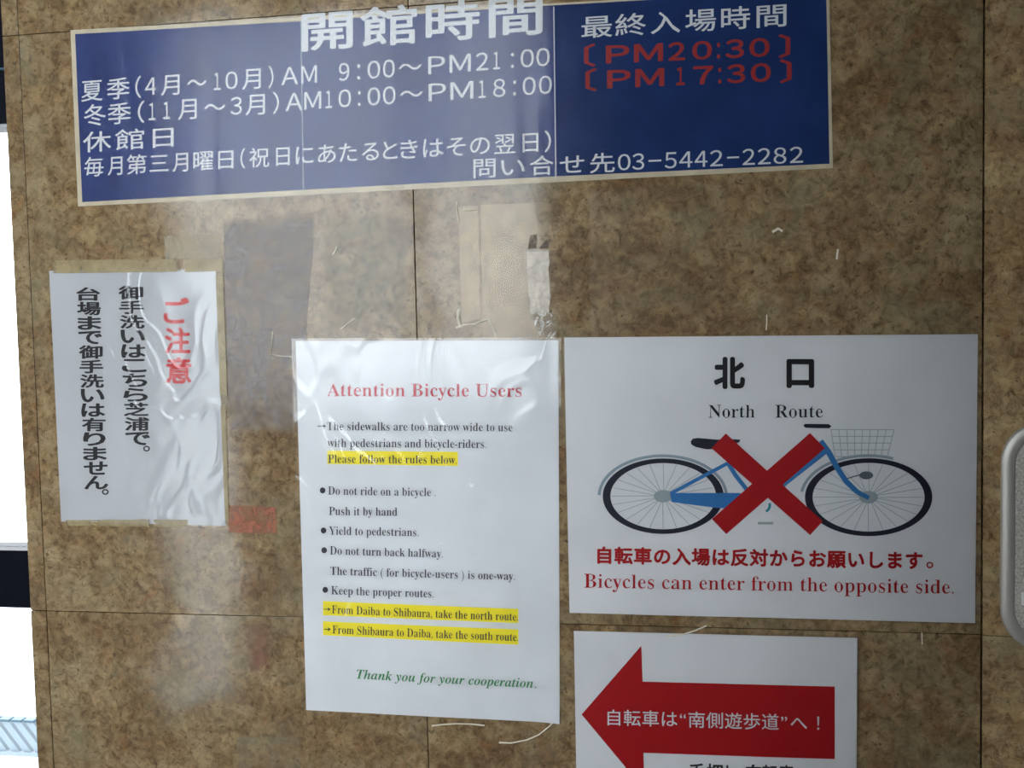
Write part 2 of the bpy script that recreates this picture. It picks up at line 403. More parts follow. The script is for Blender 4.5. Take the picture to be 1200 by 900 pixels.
def stroke(pts, wdt):
    """pixel polyline -> list of quads, wdt px wide (one width or per point)"""
    out = []; ws = wdt if isinstance(wdt, (list, tuple)) else [wdt]*len(pts)
    L_, R_ = [], []
    for i, (x, y) in enumerate(pts):
        a = pts[max(0, i-1)]; b_ = pts[min(len(pts)-1, i+1)]
        dx, dy = b_[0]-a[0], b_[1]-a[1]; l = math.hypot(dx, dy) or 1
        nx, ny = -dy/l*ws[i]/2, dx/l*ws[i]/2
        L_.append((x+nx, y+ny)); R_.append((x-nx, y-ny))
    for i in range(len(pts)-1): out.append([L_[i], L_[i+1], R_[i+1], R_[i]])
    return out
def ell_ring(cx, cy_, rx, ry, tx, ty, a0=0, a1=360, n=64):
    out = []
    for i in range(n):
        a, b_ = [math.radians(a0+(a1-a0)*k/n) for k in (i, i+1)]
        out.append([(cx+rx*math.cos(a), cy_-ry*math.sin(a)), (cx+rx*math.cos(b_), cy_-ry*math.sin(b_)),
                    (cx+(rx-tx)*math.cos(b_), cy_-(ry-ty)*math.sin(b_)), (cx+(rx-tx)*math.cos(a), cy_-(ry-ty)*math.sin(a))])
    return out
def ell(cx, cy_, rx, ry, n=28):
    return [(cx+rx*math.cos(2*math.pi*i/n), cy_-ry*math.sin(2*math.pi*i/n)) for i in range(n)]

# --- glyph outlines from Blender's own default font
_cache = {}; _cache2 = {}
def glyphs(s, offset=0.0):
    key = (s, offset)
    if key not in _cache:
        cu = bpy.data.curves.new('t', 'FONT'); cu.body = s; cu.size = 1; cu.offset = offset; cu.resolution_u = 3
        o = bpy.data.objects.new('t', cu); COL.objects.link(o)
        dg = bpy.context.evaluated_depsgraph_get(); ev = o.evaluated_get(dg); me = ev.to_mesh()
        v = [(p.co.x, p.co.y) for p in me.vertices]; f = [tuple(p.vertices) for p in me.polygons]
        ev.to_mesh_clear(); bpy.data.objects.remove(o); bpy.data.curves.remove(cu)
        _cache[key] = (v, f)
    return _cache[key]
def thinned(v, f, amt, keep):
    """slims the heavy strokes of a glyph mesh and leaves the hairlines (thinner than keep) alone"""
    import numpy as np
    from collections import Counter
    e = Counter(); d = []
    for q in f:
        for a, b_ in zip(q, q[1:]+q[:1]): e[frozenset((a, b_))] += 1; d.append((a, b_))
    d = [(a, b_) for a, b_ in d if e[frozenset((a, b_))] == 1]
    P = np.array(v); A = P[[a for a, _ in d]]; B = P[[b_ for _, b_ in d]]
    t = B-A; l = np.linalg.norm(t, axis=1)+1e-12; nrm = np.stack([t[:, 1], -t[:, 0]], 1)/l[:, None]
    vn = np.zeros_like(P)
    for k, (a, b_) in enumerate(d): vn[a] += nrm[k]; vn[b_] += nrm[k]
    ln = np.linalg.norm(vn, axis=1); idx = np.where(ln > 1e-6)[0]; vn[idx] /= ln[idx][:, None]
    out = P.copy()
    for i in idx:
        o = P[i]-vn[i]*1e-4; r = -vn[i]
        den = r[0]*t[:, 1]-r[1]*t[:, 0]; den[np.abs(den) < 1e-12] = 1e-12
        ao = A-o; tt = (ao[:, 0]*t[:, 1]-ao[:, 1]*t[:, 0])/den; uu = (ao[:, 0]*r[1]-ao[:, 1]*r[0])/den
        ok = (tt > 1e-3) & (uu >= 0) & (uu <= 1)
        th = tt[ok].min() if ok.any() else 0
        out[i] = P[i]-vn[i]*max(-.009, min(amt, .5*(th-keep)*.75))
    return [tuple(p) for p in out]
def serif(s, kind='bold'):
    A, a = {'bold': (0x1d400, 0x1d41a), 'ital': (0x1d468, 0x1d482)}[kind]; o = ''
    for ch in s:
        if 'A' <= ch <= 'Z': o += chr(A+ord(ch)-65)
        elif 'a' <= ch <= 'z': o += chr(a+ord(ch)-97)
        else: o += ch
    return o
def full(s):
    return ''.join(chr(ord(c)+0xFEE0) if '!' <= c <= '~' else c for c in s)
def print_line(sheet, segs, b0, b1, em0, em1, m, lift, bold=0, offset=0.0, name='lettering', hbold=None, n=8, label=None):
    """segs = (text, x0, x1): ink stretched from x0 to x1 px; baseline runs b0 -> b1 px; em height in px"""
    V, Fc = [], []
    def place(px, py_v):
        t = (px-b0[0])/((b1[0]-b0[0]) or 1)
        y = b0[1]+(b1[1]-b0[1])*t-(em0+(em1-em0)*t)*py_v
        return WX(px, y)
    copies = [(0, 0)] if not bold else [(math.cos(2*math.pi*i/n), math.sin(2*math.pi*i/n)) for i in range(n)]+[(0, 0)]
    hb = bold if hbold is None else hbold
    for text, x0, x1 in segs:
        v, f = glyphs(text, 0.0)
        if offset:
            if (text, offset) not in _cache2: _cache2[(text, offset)] = thinned(v, f, -offset, .036)
            v = _cache2[(text, offset)]
        if not v: continue
        mn = min(p[0] for p in v)-hb; mx_ = max(p[0] for p in v)+hb; sc = (x1-x0)/max(mx_-mn, 1e-6)
        for k, (dx, dy) in enumerate(copies):
            c = len(V)
            for (a, b_) in v:
                x, z = place(x0+(a+dx*hb-mn)*sc, b_+dy*bold)
                V.append((x, sheet.y(x, z)-lift-k*1.2e-5, z))
            Fc += [tuple(c+i for i in q) for q in f]
    o = mesh_obj(name, V, Fc, m, sheet.root)
    if label: o['label'] = label
    return o
def rect_px(sheet, name, q, m, lift): return wall_quad(sheet, name, q, m, lift, 8, 2)
def inset(q, d):
    cx = sum(p[0] for p in q)/4; cy_ = sum(p[1] for p in q)/4
    return [(x+(d if x < cx else -d), y+(d if y < cy_ else -d)) for x, y in q]
def centre(q):
    x, z = WX(sum(p[0] for p in q)/4, sum(p[1] for p in q)/4); return Vector((x, 0, z))

TXT, FLM = .00022, .0007
# ================================================================== blue opening-hours board
Q = [(83, 35.5), (971.5, -14), (976, 197), (92, 242)]
root = thing('hours_sign', 'long blue sign of opening hours with white Japanese lettering along the top', 'sign', centre(Q))
S = Sheet(root, 3.1, .0009, .0004)
def at_x(q, px, top):                                              # edge height at a pixel column
    a, b_ = (q[0], q[1]) if top else (q[3], q[2]); return a[1]+(b_[1]-a[1])*(px-a[0])/(b_[0]-a[0])
wall_quad(S, 'margin', Q, M_CREAM, 0, 48, 10, .0004)
cuts = [88.5, 353, 649, 971]
tl = [(88.5, 40.2), (353, 25.2), (649, 6.5), (968, -12)]; bl = [(97, 237), (356.5, 222.5), (651, 206.8), (972, 192)]
for i, mm in enumerate((M_BLUE, M_BLUE, M_BLUE2)):
    q = [tl[i], tl[i+1], bl[i+1], bl[i]]
    s = wall_quad(S, 'blue_sheet', q, mm, .00008+.00003*i, 20, 10)
    if i == 2: s['label'] = 'deeper blue sheet'
# white-edged film seams
for xa, xb in ((353, 356), (649, 651.5)):
    px_poly(S, 'seam', stroke([(xa, at_x(Q, xa, True)+4), (xb, at_x(Q, xb, False)-4)], 1.3), M_WTEXT if xa > 600 else M_GUARD, .00017, 3)
print_line(S, [('開', 354, 414), ('館', 422.5, 489), ('時', 499, 562.5), ('間', 573, 636)], (354, 56.5), (636, 35.6), 48, 50, M_WTEXT, TXT, .018)
print_line(S, [('夏', 96, 121), ('季', 126, 152.5), (full('('), 159, 166), (full('4'), 170.5, 184), ('月', 189, 211), ('～', 220, 242.5), (full('1'), 251, 259), (full('0'), 264.5, 279),
    ('月', 284, 306), (full(')'), 315, 321), (full('A'), 330, 350), (full('M'), 353.5, 372)], (96, 117.4), (645, 76.8), 27, 28, M_WTEXT, TXT, .006)
print_line(S, [(full('9'), 397.5, 410), (full(':'), 419, 422.5), (full('0'), 431, 446), (full('0'), 449, 463), ('～', 467.5, 494.5),
    (full('P'), 502, 522), (full('M'), 527, 552), (full('2'), 558, 572.5), (full('1'), 578, 586), (full(':'), 599, 602.5), (full('0'), 610, 626), (full('0'), 628.5, 644.5)], (96, 117.4), (645, 76.8), 27, 28, M_WTEXT, TXT, .006)
print_line(S, [('冬', 99, 125), ('季', 127, 154), (full('('), 162, 170), (full('1'), 175, 183), (full('1'), 192, 200), ('月', 209, 231), ('～', 240, 264.5), (full('3'), 270.5, 284), ('月', 288, 311), (full(')'), 320, 327.5),
    (full('A'), 335, 355), (full('M'), 357, 377), (full('1'), 382, 390), (full('0'), 397, 412), (full(':'), 420, 423), (full('0'), 431, 446), (full('0'), 449, 464), ('～', 469, 495.5), (full('P'), 502.5, 523), (full('M'), 528, 555),
    (full('1'), 561, 569.5), (full('8'), 578, 592.5), (full(':'), 601.5, 605), (full('0'), 612.5, 628), (full('0'), 631.5, 647)], (99, 146.2), (647, 109.4), 27, 28, M_WTEXT, TXT, .006)
print_line(S, [('休', 98, 131), ('館', 135.5, 169.5), ('日', 179.5, 204)], (98, 177), (204, 170), 26, 26, M_WTEXT, TXT, .006)
print_line(S, [('毎', 99.5, 122), ('月', 127, 144), ('第', 149, 172.5), ('三', 176, 198), ('月', 202.5, 221), ('曜', 227, 250.5), ('日', 256, 274), (full('('), 282, 288), ('祝', 292.5, 316), ('日', 324, 340), ('に', 347, 368),
    ('あ', 373, 394), ('た', 398, 419), ('る', 424.5, 444.5), ('と', 449, 466), ('き', 469.5, 490), ('は', 496, 520), ('そ', 524, 546), ('の', 551, 574.5), ('翌', 579.5, 604), ('日', 612.5, 631), (full(')'), 638, 646)],
    (99, 205.5), (646, 175.5), 24.5, 26.5, M_WTEXT, TXT, .006)
print_line(S, [('問', 555, 581), ('い', 587.5, 615), ('合', 621, 649), ('せ', 656, 684.5), ('先', 691.5, 720.5), (full('0'), 724, 739), (full('3'), 741, 755), ('－', 760, 775), (full('5'), 779, 793), (full('4'), 796, 811.5), (full('4'), 814, 829),
    (full('2'), 832, 847), ('－', 852, 866), (full('2'), 870, 884.5), (full('2'), 888, 903), (full('8'), 906.5, 921.5), (full('2'), 925.5, 941)], (555, 207), (941, 190.5), 25, 25, M_WTEXT, TXT, .006)
print_line(S, [('最', 681.5, 717.5), ('終', 721, 757), ('入', 762.5, 797), ('場', 803, 839), ('時', 845, 879), ('間', 886.5, 921.5)], (681, 43), (922, 28.6), 27.5, 29, M_WTEXT, TXT, .008)
for (ya, yb, dx, s3) in ((75.5, 64.5, 0, '20'), (104.5, 94, 1.5, '17')):
    print_line(S, [('〔', 684.5+dx, 698+dx), (full('P'), 710+dx, 738+dx), (full('M'), 743+dx, 777+dx), (full(s3[0]), 783+dx+(8 if s3 == '17' else 0), 803+dx+(-2 if s3 == '17' else 0)), (full(s3[1]), 811+dx, 834.5+dx), (full(':'), 840+dx, 844+dx), (full('3'), 850+dx, 872+dx),
        (full('0'), 878+dx, 902+dx), ('〕', 912+dx, 926+dx)], (684, ya), (927, yb), 27, 28, M_BRICK, TXT, .022, name='red_lettering')
fl = [(81.5, 34), (354, 19), (650, 2), (973.5, -16)]; fb_ = [(91, 243.5), (357.5, 229.5), (652.5, 213.8), (977.5, 198.5)]
for i in range(3): wall_quad(S, 'laminate_film', [fl[i], fl[i+1], fb_[i+1], fb_[i]], M_FILM_B, FLM, 20, 10)

# ================================================================== toilet notice at left
Q = [(57.8, 317.5), (252.8, 316.5), (265.3, 616), (72, 611)]
root = thing('toilet_notice', 'small white sheet with vertical Japanese lettering and red heading, left of the posters', 'notice', centre(Q))
S = Sheet(root, 8.4, .0011, .0004)
wall_quad(S, 'paper', Q, M_WHITE3, 0, 14, 20, .0004)
wall_quad(S, 'laminate_film', [(56.5, 316), (254, 315), (266.5, 617.5), (70.5, 612.5)], film_mat('clear_film_with_strong_glare', (9, 9, 7), .40, .004, .11, crease=.16), FLM, 14, 20)
def column(chars, c0, c1, wd, ht, m, name, bold=.027):
    for_n = len(chars); V = []
    V, Fc = [], []
    for i, ch in enumerate(chars):
        t = i/(for_n-1); cx = c0[0]+(c1[0]-c0[0])*t; cyy = c0[1]+(c1[1]-c0[1])*t
        v, f = glyphs(ch); ax = [p[0] for p in v]; ay = [p[1] for p in v]
        mx_, my = (min(ax)+max(ax))/2, (min(ay)+max(ay))/2
        iw = max(max(ax)-min(ax), .62)+2*bold; ih = max(max(ay)-min(ay), .62)+2*bold
        for k in range(11):
            dx, dy = (bold*math.cos(k*2*math.pi/10), bold*math.sin(k*2*math.pi/10)) if k < 10 else (0, 0)
            c = len(V)
            for a, b_ in v:
                x, z = WX(cx+(a-mx_+dx*1.1)/iw*wd, cyy-(b_-my+dy)/ih*ht)
                V.append((x, S.y(x, z)-TXT-k*1.2e-5, z))
            Fc += [tuple(c+j for j in q) for q in f]
    return mesh_obj(name, V, Fc, m, root)
column('台場まで御手洗いは有りません', (104, 344.6), (113.4, 565.4), 28, 15.9, M_INK, 'lettering')
column('御手洗いはこちら芝浦で', (153.8, 343), (162, 513.8), 29, 15.9, M_INK, 'lettering')
column('ご注意', (207.2, 364), (210, 434), 30, 31, M_FADERED, 'heading', .026)
px_poly(S, 'full_stop', ell_ring(124, 576.3, 4.0, 3.4, 1.7, 1.5, n=20), M_INK, TXT)
px_poly(S, 'full_stop', ell_ring(172.4, 525.6, 4.0, 3.4, 1.7, 1.5, n=20), M_INK, TXT)
for nm, q in (('tape_strip', [(57, 305), (215, 303.5), (216, 319), (58, 320.5)]), ('tape_strip', [(215, 304), (262, 303), (263, 318), (216, 319)]),
              ('tape_strip', [(253.5, 316), (262, 316), (267, 470), (258.5, 470)]), ('tape_strip', [(258.5, 468), (265, 468), (269, 618), (264.5, 618)]),
              ('tape_strip', [(180, 608), (222, 609), (222, 617.5), (180, 616.5)]), ('tape_strip', [(75, 609), (181, 608), (181, 617), (76, 616)])):
    wall_quad(S, nm, q, M_TAPE, FLM+.0002, 8, 8, 0, .35)

# ================================================================== English poster in the middle
Q = [(346.5, 399.5), (654.5, 398.5), (656, 847), (359, 832)]
root = thing('rules_poster', 'tall white laminated poster in English headed Attention Bicycle Users', 'poster', centre(Q))
cc = WX(657, 850)
S = Sheet(root, 15.7, .0010, .0004, (cc[0], cc[1], .035, .004))
wall_quad(S, 'paper', Q, M_WHITE, 0, 20, 28, .0004)
def en(t, x0, x1, ya, yb, cap, m=M_INKB, kind='bold', off=-.013, bold=0):
    em = cap/.69
    return print_line(S, [(serif(t, kind), x0, x1)], (x0, ya), (x1, yb), em, em, m, TXT+.0001, bold, off)
en('Attention Bicycle Users', 383.5, 611.5, 464.2, 464.9, 15.2, M_ROSE, off=-.013)
en('The sidewalks are too narrow wide to use', 383.5, 600.8, 504.0, 505.4, 9.9)
en('with pedestrians and bicycle-riders.', 384, 570, 523.5, 525.0, 9.9)
def hl(q): return wall_quad(S, 'yellow_highlight', q, M_YEL, TXT-.0001, 12, 2)
hl([(384, 528), (536.8, 529.4), (536.8, 546), (384, 543.5)]); hl([(378.7, 704.3), (607.5, 713.3), (607.5, 729.9), (378.7, 720.8)]); hl([(378.7, 728), (607.5, 737.3), (607.5, 755.3), (378.7, 744.2)])
en('Please follow the rules below.', 384.8, 535.5, 542.2, 543.4, 9.8)
en('Do not ride on a bicycle .', 384.8, 510.7, 579.4, 581.4, 9.8)
en('Push it by hand', 385.9, 465.9, 603.3, 604.3, 9.8)
en('Yield to pedestrians.', 385.9, 490.7, 626.3, 628.2, 9.8)
en('Do not turn back halfway.', 386.9, 519.2, 649.5, 653.2, 9.8)
en('The traffic ( for bicycle-users ) is one-way.', 387.5, 603.5, 673.3, 679.6, 9.8)
en('Keep the proper routes.', 388.3, 508.5, 696.2, 700, 9.8)
en('From Daiba to Shibaura, take the north route.', 389, 607.2, 718.7, 727.3, 9.8)
en('From Shibaura to Daiba, take the south route.', 389.6, 607.5, 742.1, 751.1, 9.8)
en('Thank you for your cooperation.', 418.1, 628.5, 795, 805.9, 11, M_GREEN, 'ital', -.006)
for x0, x1, y in ((372.5, 382.7, 499.2), (379.8, 387.8, 713.8), (380, 388, 737.2)):
    px_poly(S, 'arrow_mark', stroke([(x0, y), (x1-2, y)], 1.0)+[[(x1-4, y-2.6), (x1, y), (x1-4, y+2.6), (x1-2.6, y)]], M_INKB, TXT+.0001)
for x, y in ((378.5, 574.5), (379.5, 621.5), (380.2, 644.6), (381.4, 691)): px_poly(S, 'bullet', [ell(x, y, 3.3, 3.5)], M_INKB, TXT+.0001)
wall_quad(S, 'laminate_film', [(342, 396.5), (657.5, 395.5), (659, 850.5), (354.5, 836)], M_FILM, FLM, 20, 28)

# ================================================================== north route poster with the bicycle
Q = [(661, 395.5), (1145.5, 391.5), (1142.5, 730), (667.5, 718)]
root = thing('bicycle_poster', 'wide white poster of a blue bicycle crossed out in red under North Route', 'poster', centre(Q))
S = Sheet(root, 21.3, .0010, .0004)
wall_quad(S, 'paper', Q, M_WHITE2, 0, 28, 20, .0004)
print_line(S, [('北', 836.4, 873.1)], (836, 451.5), (873, 451.5), 38.5, 38.5, M_INK, TXT, .042, name='heading')
print_line(S, [('口', 921.5, 954)], (921, 451), (954, 451), 39, 39, M_INK, TXT, .042, name='heading')
def en2(t, x0, x1, ya, yb, cap, m, off):
    em = cap/.69; return print_line(S, [(serif(t), x0, x1)], (x0, ya), (x1, yb), em, em, m, TXT, 0, off)
en2('North', 830.3, 884.6, 489.3, 489.3, 15.2, M_INK, -.017)
en2('Route', 908.3, 964.2, 489.3, 489.3, 15.2, M_INK, -.017)
en2('Bicycles can enter from the opposite side.', 684.5, 1117.3, 688.4, 695.6, 16.6, M_RED, -.017)
JT = '自転車の入場は反対からお願いします'
x = 696.7; segs = []
pw = (1082-696.7)/len(JT)
for i, ch in enumerate(JT):
    v, f = glyphs(ch); a0 = min(p[0] for p in v); a1 = max(p[0] for p in v); c0_ = 696.7+pw*i
    segs.append((ch, c0_+(a0-.02)*pw, c0_+(a1+.02)*pw))
print_line(S, segs, (697, 658.0), (1093, 665.2), 20.5, 22, M_RED, TXT, .035)
px_poly(S, 'full_stop', ell_ring(1089.3, 661.8, 4.0, 3.8, 1.7, 1.6, n=20), M_RED, TXT)
# the printed bicycle
L1, L2, L3, L4 = .00020, .00026, .00032, .00040
def wheel(cx, cy_, rx, ry, ga0, ga1):
    t = px_poly(S, 'tyre', ell_ring(cx, cy_, rx, ry, 9.0, 5.4), M_TYRE, L2)
    px_poly(S, 'mudguard', ell_ring(cx-.5, cy_+.5, rx+5.5, ry+5.2, 3.4, 3.2, ga0, ga1), M_GUARD, L1)
    sp_ = []
    for i in range(24):
        a = math.radians(i*15+(4 if i % 2 else -4)); b_ = math.radians(i*15)
        sp_ += stroke([(cx+9*math.cos(a), cy_-6*math.sin(a)), (cx+(rx-10)*math.cos(b_), cy_-(ry-6)*math.sin(b_))], .75)
    s = px_poly(S, 'spokes', sp_, M_SPOKE, L1); s['kind'] = 'stuff'
    px_poly(S, 'hub', [ell(cx, cy_, 11, 7.3)], M_HUB, L2)
wheel(777.2, 581.2, 70.8, 44.2, 4, 178)
wheel(1017.6, 582.4, 74.5, 45.6, 68, 172)
px_poly(S, 'bicycle_frame', stroke([(786, 578), (852, 543)], 4.2)+stroke([(852, 541), (862, 557), (877, 576)], 5)+stroke([(968.7, 527), (920, 567), (905, 582)], [7, 4, 4])+[[(785, 577.5), (868, 577.5), (866, 596), (838, 594.8), (787, 588)]], M_CYC, L3)
px_poly(S, 'fork', stroke([(961.5, 516.5), (971, 530), (980.7, 547.8), (991.7, 564.3), (1004, 576), (1018, 583.5)], [6, 7, 6.5, 6.5, 6, 5]), M_CYC, L3+.00003)
px_poly(S, 'saddle', [[(809.3, 517), (812, 513.8), (818, 513), (840, 515), (862, 514.6), (867.4, 515), (866.5, 518), (856, 521.5), (845, 525.6), (828, 526.4), (815, 523.5), (810, 520.5)]], M_TYRE, L3)
px_poly(S, 'handlebar_grip', [[(941.3, 499), (943, 496.6), (971, 496.9), (974.3, 499.4), (971.5, 501.8), (944, 501.2)]], M_TYRE, L2)
px_poly(S, 'crank', ell_ring(895, 592, 8.5, 9, 3, 3, -70, 20, 12), M_TEAL, L2)
px_poly(S, 'pedal', [[(888, 611.4), (906, 611.4), (906, 614.4), (888, 614.4)]], M_SPOKE, L2)
bk = []
for i in range(9):
    u = i/8; bk += stroke([(973.5+74*u, 503.3), (978.5+61*u, 535)], .9)
for j in range(5):
    v_ = j/4; bk += stroke([(973.5+5*v_, 503.3+31.7*v_), (1047.5-8*v_, 503.3+31.7*v_)], .9)
px_poly(S, 'basket', bk, M_SPOKE, L1)
px_poly(S, 'lamp', [ell(1015, 556.8, 8, 4.6)]+stroke([(991, 561), (1008, 556)], 1.4), plain('dark_grey_print_ink', (.10, .12, .14)), L1+.00003)
px_poly(S, 'red_cross', [[(850.5, 507.8), (833.6, 525), (949.2, 626.8), (964, 610.5)]], M_RED, L4, 6)
px_poly(S, 'red_cross', [[(949, 507.3), (966.4, 525), (851, 625.6), (834.2, 608)]], M_RED, L4+.00002, 6)
wall_quad(S, 'laminate_film', [(658.5, 393.5), (1147, 389.8), (1144, 731.5), (663.5, 720)], M_FILM_F, FLM, 28, 20)

# ================================================================== red arrow sign
Q = [(672.5, 739.3), (1004.5, 747.2), (1003, 988), (676.5, 970)]
root = thing('arrow_sign', 'white sheet with a big red arrow pointing left, below the crossed-out bicycle', 'sign', centre(Q))
S = Sheet(root, 30.9, .0008, .0004)
wall_quad(S, 'paper', Q, M_WHITE2, 0, 20, 14, .0004)
px_poly(S, 'red_arrow', [[(681.6, 837), (751.5, 756.6), (753, 798.6), (978, 804), (978, 889), (754, 882), (755, 925)]], M_RED, TXT, 6)
JT = ['自', '転', '車', 'は', '“', '南', '側', '遊', '歩', '道', '”', 'へ', '！']
wd = [1, 1, 1, 1, .5, 1, 1, 1, 1, 1, .55, 1, .8]
x = 708.5; pw = 21.55; segs = []
for ch, c_ in zip(JT, wd):
    v, f = glyphs(ch); a0 = min(p[0] for p in v); a1 = max(p[0] for p in v)
    if c_ == 1: segs.append((ch, x+a0*pw, x+a1*pw))
    elif ch == '！': segs.append((ch, x+12-1.4, x+12+1.4))
    else: segs.append((ch, x+2, x+9))
    x += pw*c_
print_line(S, segs, (709, 847.8), (965, 854.6), 20, 20.5, M_WTEXT, TXT+.00025, .004)
print_line(S, [('手', 807, 826), ('押', 828, 847), ('し', 851, 863), ('自', 856+18, 872+20), ('転', 893, 911), ('車', 913, 930)], (806, 912), (930, 914), 21, 21, M_INK, TXT, .02)
wall_quad(S, 'laminate_film', [(668, 735.5), (1007, 744), (1006, 992), (672, 974)], M_FILM_F, FLM, 20, 14)

# ================================================================== traces on the stone
class Flat:
    root = None
    def __init__(s, off): s.off = off
    def y(s, x, z): return -s.off
def trace(name, label, cat, q, m, off=.00015, rag=.8, nu=10, nv=10, group=None):
    S_ = Flat(off); o = wall_quad(S_, name, q, m, 0, nu, nv, 0, rag)
    c = centre(q); c.y = 0
    for v in o.data.vertices: v.co -= c
    o.location = c
    return tag(o, label, cat, group)
R_GREY = residue_mat('grey_glue_film', (.28, .25, .25), .44, 22, .3, .30)
R_GREY2 = residue_mat('thin_grey_glue_film', (.36, .33, .26), .26, 22, .3, .26, .06)
R_RED = residue_mat('faded_red_paper_scrap', (.50, .17, .10), .48, 50, .6, .45)
R_PALE = residue_mat('pale_glue_film', (.52, .44, .30), .45, 30, .25)
R_WHITE = residue_mat('whitish_paper_fibres', (.88, .80, .70), .74, 70, .4, .22)
R_BROWN = residue_mat('brown_tape_stub', (.13, .085, .05), .75, 40, .4)
trace('glue_residue', 'dull grey rectangle of old glue on the stone right of the toilet notice', 'residue', [(261, 250), (371, 247), (373, 392), (344, 398), (346, 512), (266, 510)][0:2]+[(348, 512), (265, 511)], R_GREY)
trace('glue_residue', 'thin greyish patch of old glue above the left half of the rules poster', 'residue', [(376, 246), (482, 240), (484, 394), (378, 396)], R_GREY2, .00020)
trace('glue_residue', 'pale cream tape mark just above the right end of the toilet notice', 'residue', [(190, 277), (261, 274), (262, 303), (194, 304)], R_PALE)
trace('paper_scrap', 'faded red scrap of paper stuck beside the lower right corner of toilet notice', 'scrap', [(265, 592), (324, 594), (326, 626), (268, 624)], R_RED, .0002, 1.6)
trace('paper_scrap', 'whitish torn paper strip on the stone above the top right of rules poster', 'scrap', [(616, 292), (643.5, 291), (644.5, 368), (622, 370)], R_WHITE, .0005, 1.2)
trace('clear_film', 'old clear film left on the stone above the rules poster, ending at a straight edge', 'film', [(563, 240), (644.5, 237), (646, 396), (566, 397)], M_OLDFILM, .0003, .2)
trace('clear_film', 'narrow strip of old clear film on the stone, above middle of rules poster', 'film', [(537, 242), (560, 241), (563, 372), (541, 380)], M_OLDFILM, .0003, .3)
trace('clear_film', 'faint clear film on the stone above the left half of the bicycle poster', 'film', [(690, 222), (850, 214), (852, 388), (692, 391)], film_mat('thin_old_film', (9, 9, 9), .6, .005, .2, 1.4, False, .05, (.5, .44, .3)), .0003, .3)
trace('tape_piece', 'pinkish clear tape tab sticking up from top right corner of rules poster', 'tape', [(622, 366), (652.5, 365), (653, 396), (632, 397)], M_TAPEC, .0006, .6, 4, 4)
trace('tape_piece', 'taller of two brown tape stubs above the whitish torn strip', 'tape', [(621, 276), (630, 274), (629, 291), (618.5, 292)], R_BROWN, .0003, .4, 4, 4)
trace('tape_piece', 'small triangular brown tape stub, right of the taller stub', 'tape', [(639, 281), (643, 283), (643.5, 291), (632, 291)], R_BROWN, .0003, .3, 4, 4)
trace('glue_residue', 'pale rectangle of old glue on the stone at bottom, left of rules poster', 'residue', [(275, 863), (352, 863), (356, 960), (280, 960)], residue_mat('thin_pale_glue_film', (.42, .37, .25), .20, 30, .3, .2, .02), .0002)
trace('glue_residue', 'pinkish smear of old glue on stone between the red scrap and rules poster', 'residue', [(285, 720), (320, 718), (322, 800), (288, 806)], residue_mat('pinkish_glue_film', (.36, .16, .11), .22, 45, .4, .45, .16), .00018, 2.5)
# crumpled and curling tape ends: thin bent strips that stand off the stone
M_CURL = plain('pale_tape_edge', (.80, .74, .60), .4, 0, .5)
def curl(label, pts, wpx, lift=.004, name='tape_curl', m=None):
    V, Fc = [], []; n_ = len(pts)
    L_ = []
    for i, (x, y) in enumerate(pts):
        a = pts[max(0, i-1)]; b_ = pts[min(n_-1, i+1)]; dx, dy = b_[0]-a[0], b_[1]-a[1]; l = math.hypot(dx, dy)
        nx, ny = -dy/l*wpx/2, dx/l*wpx/2; h = .0004+lift*math.sin(math.pi*i/(n_-1))
        p = WX(x+nx, y+ny); q = WX(x-nx, y-ny); mid = WX(x, y)
        V += [(p[0], -h*.4-.0003, p[1]), (mid[0], -h-.0003, mid[1]), (q[0], -h*.6-.0003, q[1])]
    for i in range(n_-1):
        k = i*3; Fc += [(k, k+3, k+4, k+1), (k+1, k+4, k+5, k+2)]
    x, z = WX(*pts[0]); c = Vector((x, 0, z))
    o = mesh_obj(name, [Vector(v)-c for v in V], Fc, m or M_CURL); o.location = c
    return tag(o, label, 'tape')
curl('thin curled strand of tape below the bottom edge of rules poster', [(506, 850.5), (520, 848.5), (535, 847.6), (552, 848), (568, 850)], 1.8, .002)
curl('longer curled strand of tape at lower right corner of rules poster', [(585, 870), (600, 870), (618, 866), (632, 860), (645, 850), (654, 838)], 2.0, .004)
curl('crumpled clear tape above the middle of the rules poster', [(534, 384), (545, 381), (556, 380), (566, 376), (573, 375), (578, 384), (582, 395)], 2.6, .001)
curl('crinkled tape end standing up left of the larger crumple', [(538, 362), (537, 372), (539, 382)], 3.5, .002)
curl('short white tape line under the long blue sign', [(543, 246), (551, 246.6), (558, 246)], 1.3, .0006)
curl('upright white tape edge under the long blue sign', [(535.5, 236), (536, 248), (538, 262)], 1.4, .0006)
curl('pale L-shaped tape edge at the top left corner of rules poster', [(320, 388), (319, 402), (317, 415), (330, 417.5), (342, 418)], 1.2, .0008)
curl('diagonal pale scratch of tape above the rules poster', [(399, 386), (408, 379), (416, 373)], 1.4, .0006)
curl('short bright curl of tape on the stone below the blue sign', [(390, 299), (394, 294), (395, 289)], 2.0, .001)
curl('bright curl of tape at the top edge of the arrow sign', [(781, 746.5), (790, 744), (802, 742.5), (815, 738.5), (828, 733)], 2.0, .002)
curl('tiny upright tape fleck below the right end of bicycle poster', [(1080, 741), (1080.3, 748), (1080.5, 755)], 1.3, .0006)
curl('tiny upright tape fleck above the bicycle poster heading', [(898.5, 369), (898.5, 378), (897.8, 387)], 1.3, .0006)
curl('small white tape fleck on stone above right half of bicycle poster', [(982, 292), (981, 298), (980.5, 304)], 2.2, .0006)
curl('pale fleck of tape on stone right below the blue sign', [(905, 272), (912, 268), (917, 271)], 3.0, .0006)

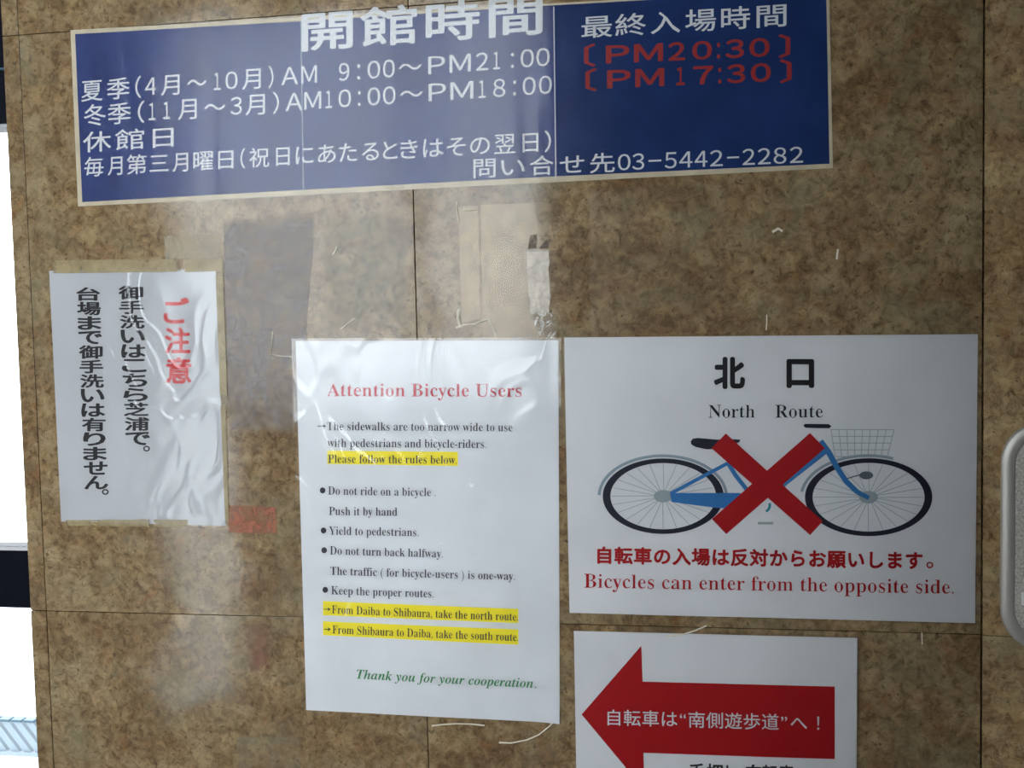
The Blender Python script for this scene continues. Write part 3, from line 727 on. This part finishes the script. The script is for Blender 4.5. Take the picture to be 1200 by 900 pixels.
# ================================================================== steel plate at the right edge
m, nt, b = newmat('mottled_brushed_steel'); tc = N(nt, 'ShaderNodeTexCoord'); n = N(nt, 'ShaderNodeTexNoise', Scale=420.0, Detail=3.0, Roughness=.7); nt.links.new(tc.outputs['Object'], n.inputs['Vector'])
r = ramp(nt, [(.35, (.34, .32, .29)), (.65, (.74, .71, .65))], n.outputs[0]); nt.links.new(r.outputs[0], b.inputs['Base Color']); b.inputs['Metallic'].default_value = .15; b.inputs['Roughness'].default_value = .5
M_STEEL = m
M_RIM = plain('satin_steel_rim', (.50, .49, .46), .45, .5, .5)
uL, zT = turned(1172.5, 560)[0], turned(1200, 493)[1]; zB = turned(1200, 762)[1]
PW, PH = .135, zT-zB; pc = (uL+PW/2, (zT+zB)/2)
plate = thing('wall_plate', 'rounded steel plate on the stone, cut by the right edge of the picture', 'plate', wr.matrix_basis @ Vector((pc[0], 0, pc[1])))
plate.rotation_euler = (0, 0, -ANG)
def rounded(w_, h_, r_, n_=10):
    out = []
    for sx, sz, a0 in ((1, 1, 0), (-1, 1, 90), (-1, -1, 180), (1, -1, 270)):
        for i in range(n_+1):
            a = math.radians(a0+90*i/n_); out.append((sx*(w_/2-r_)+r_*math.cos(a), sz*(h_/2-r_)+r_*math.sin(a)))
    return out
def lofted(name, rings, m, parent, cap=True):
    V, Fc = [], []; k = len(rings[0][0])
    for pts, y in rings: V += [(x, y, z) for x, z in pts]
    for j in range(len(rings)-1):
        for i in range(k):
            a, b_ = j*k+i, j*k+(i+1) % k; Fc.append((a, b_, b_+k, a+k))
    if cap: Fc.append(tuple(range((len(rings)-1)*k, len(rings)*k)))
    me = bpy.data.meshes.new(name); me.from_pydata(V, [], Fc); me.update(); me.materials.append(m)
    bm = bmesh.new(); bm.from_mesh(me); bmesh.ops.recalc_face_normals(bm, faces=bm.faces[:]); bm.to_mesh(me); bm.free()
    o = bpy.data.objects.new(name, me); COL.objects.link(o); o.parent = parent
    for p in me.polygons: p.use_smooth = len(p.vertices) == 4
    return o
RR = .042
lofted('rim', [(rounded(PW, PH, RR), 0), (rounded(PW, PH, RR), -.003), (rounded(PW-.003, PH-.003, RR-.0015), -.0048), (rounded(PW-.022, PH-.022, RR-.010), -.0058), (rounded(PW-.026, PH-.026, RR-.012), -.0046)], M_RIM, plate, False)
lofted('face', [(rounded(PW-.0255, PH-.0255, RR-.012), -.002), (rounded(PW-.026, PH-.026, RR-.012), -.0046)], M_STEEL, plate)
u1, z1_ = turned(1195.5, 700); 
lx, lz = u1-pc[0], z1_-pc[1]
V, Fc = box_data(lx, lx+.014, -.0056, -.0044, lz-.0065, lz+.0065)
me = bpy.data.meshes.new('square_sticker'); me.from_pydata(V, [], Fc); me.materials.append(plain('bright_white_sticker', (.88, .88, .86), .5)); o = bpy.data.objects.new('square_sticker', me); COL.objects.link(o); o.parent = plate
o['label'] = 'small bright white square'
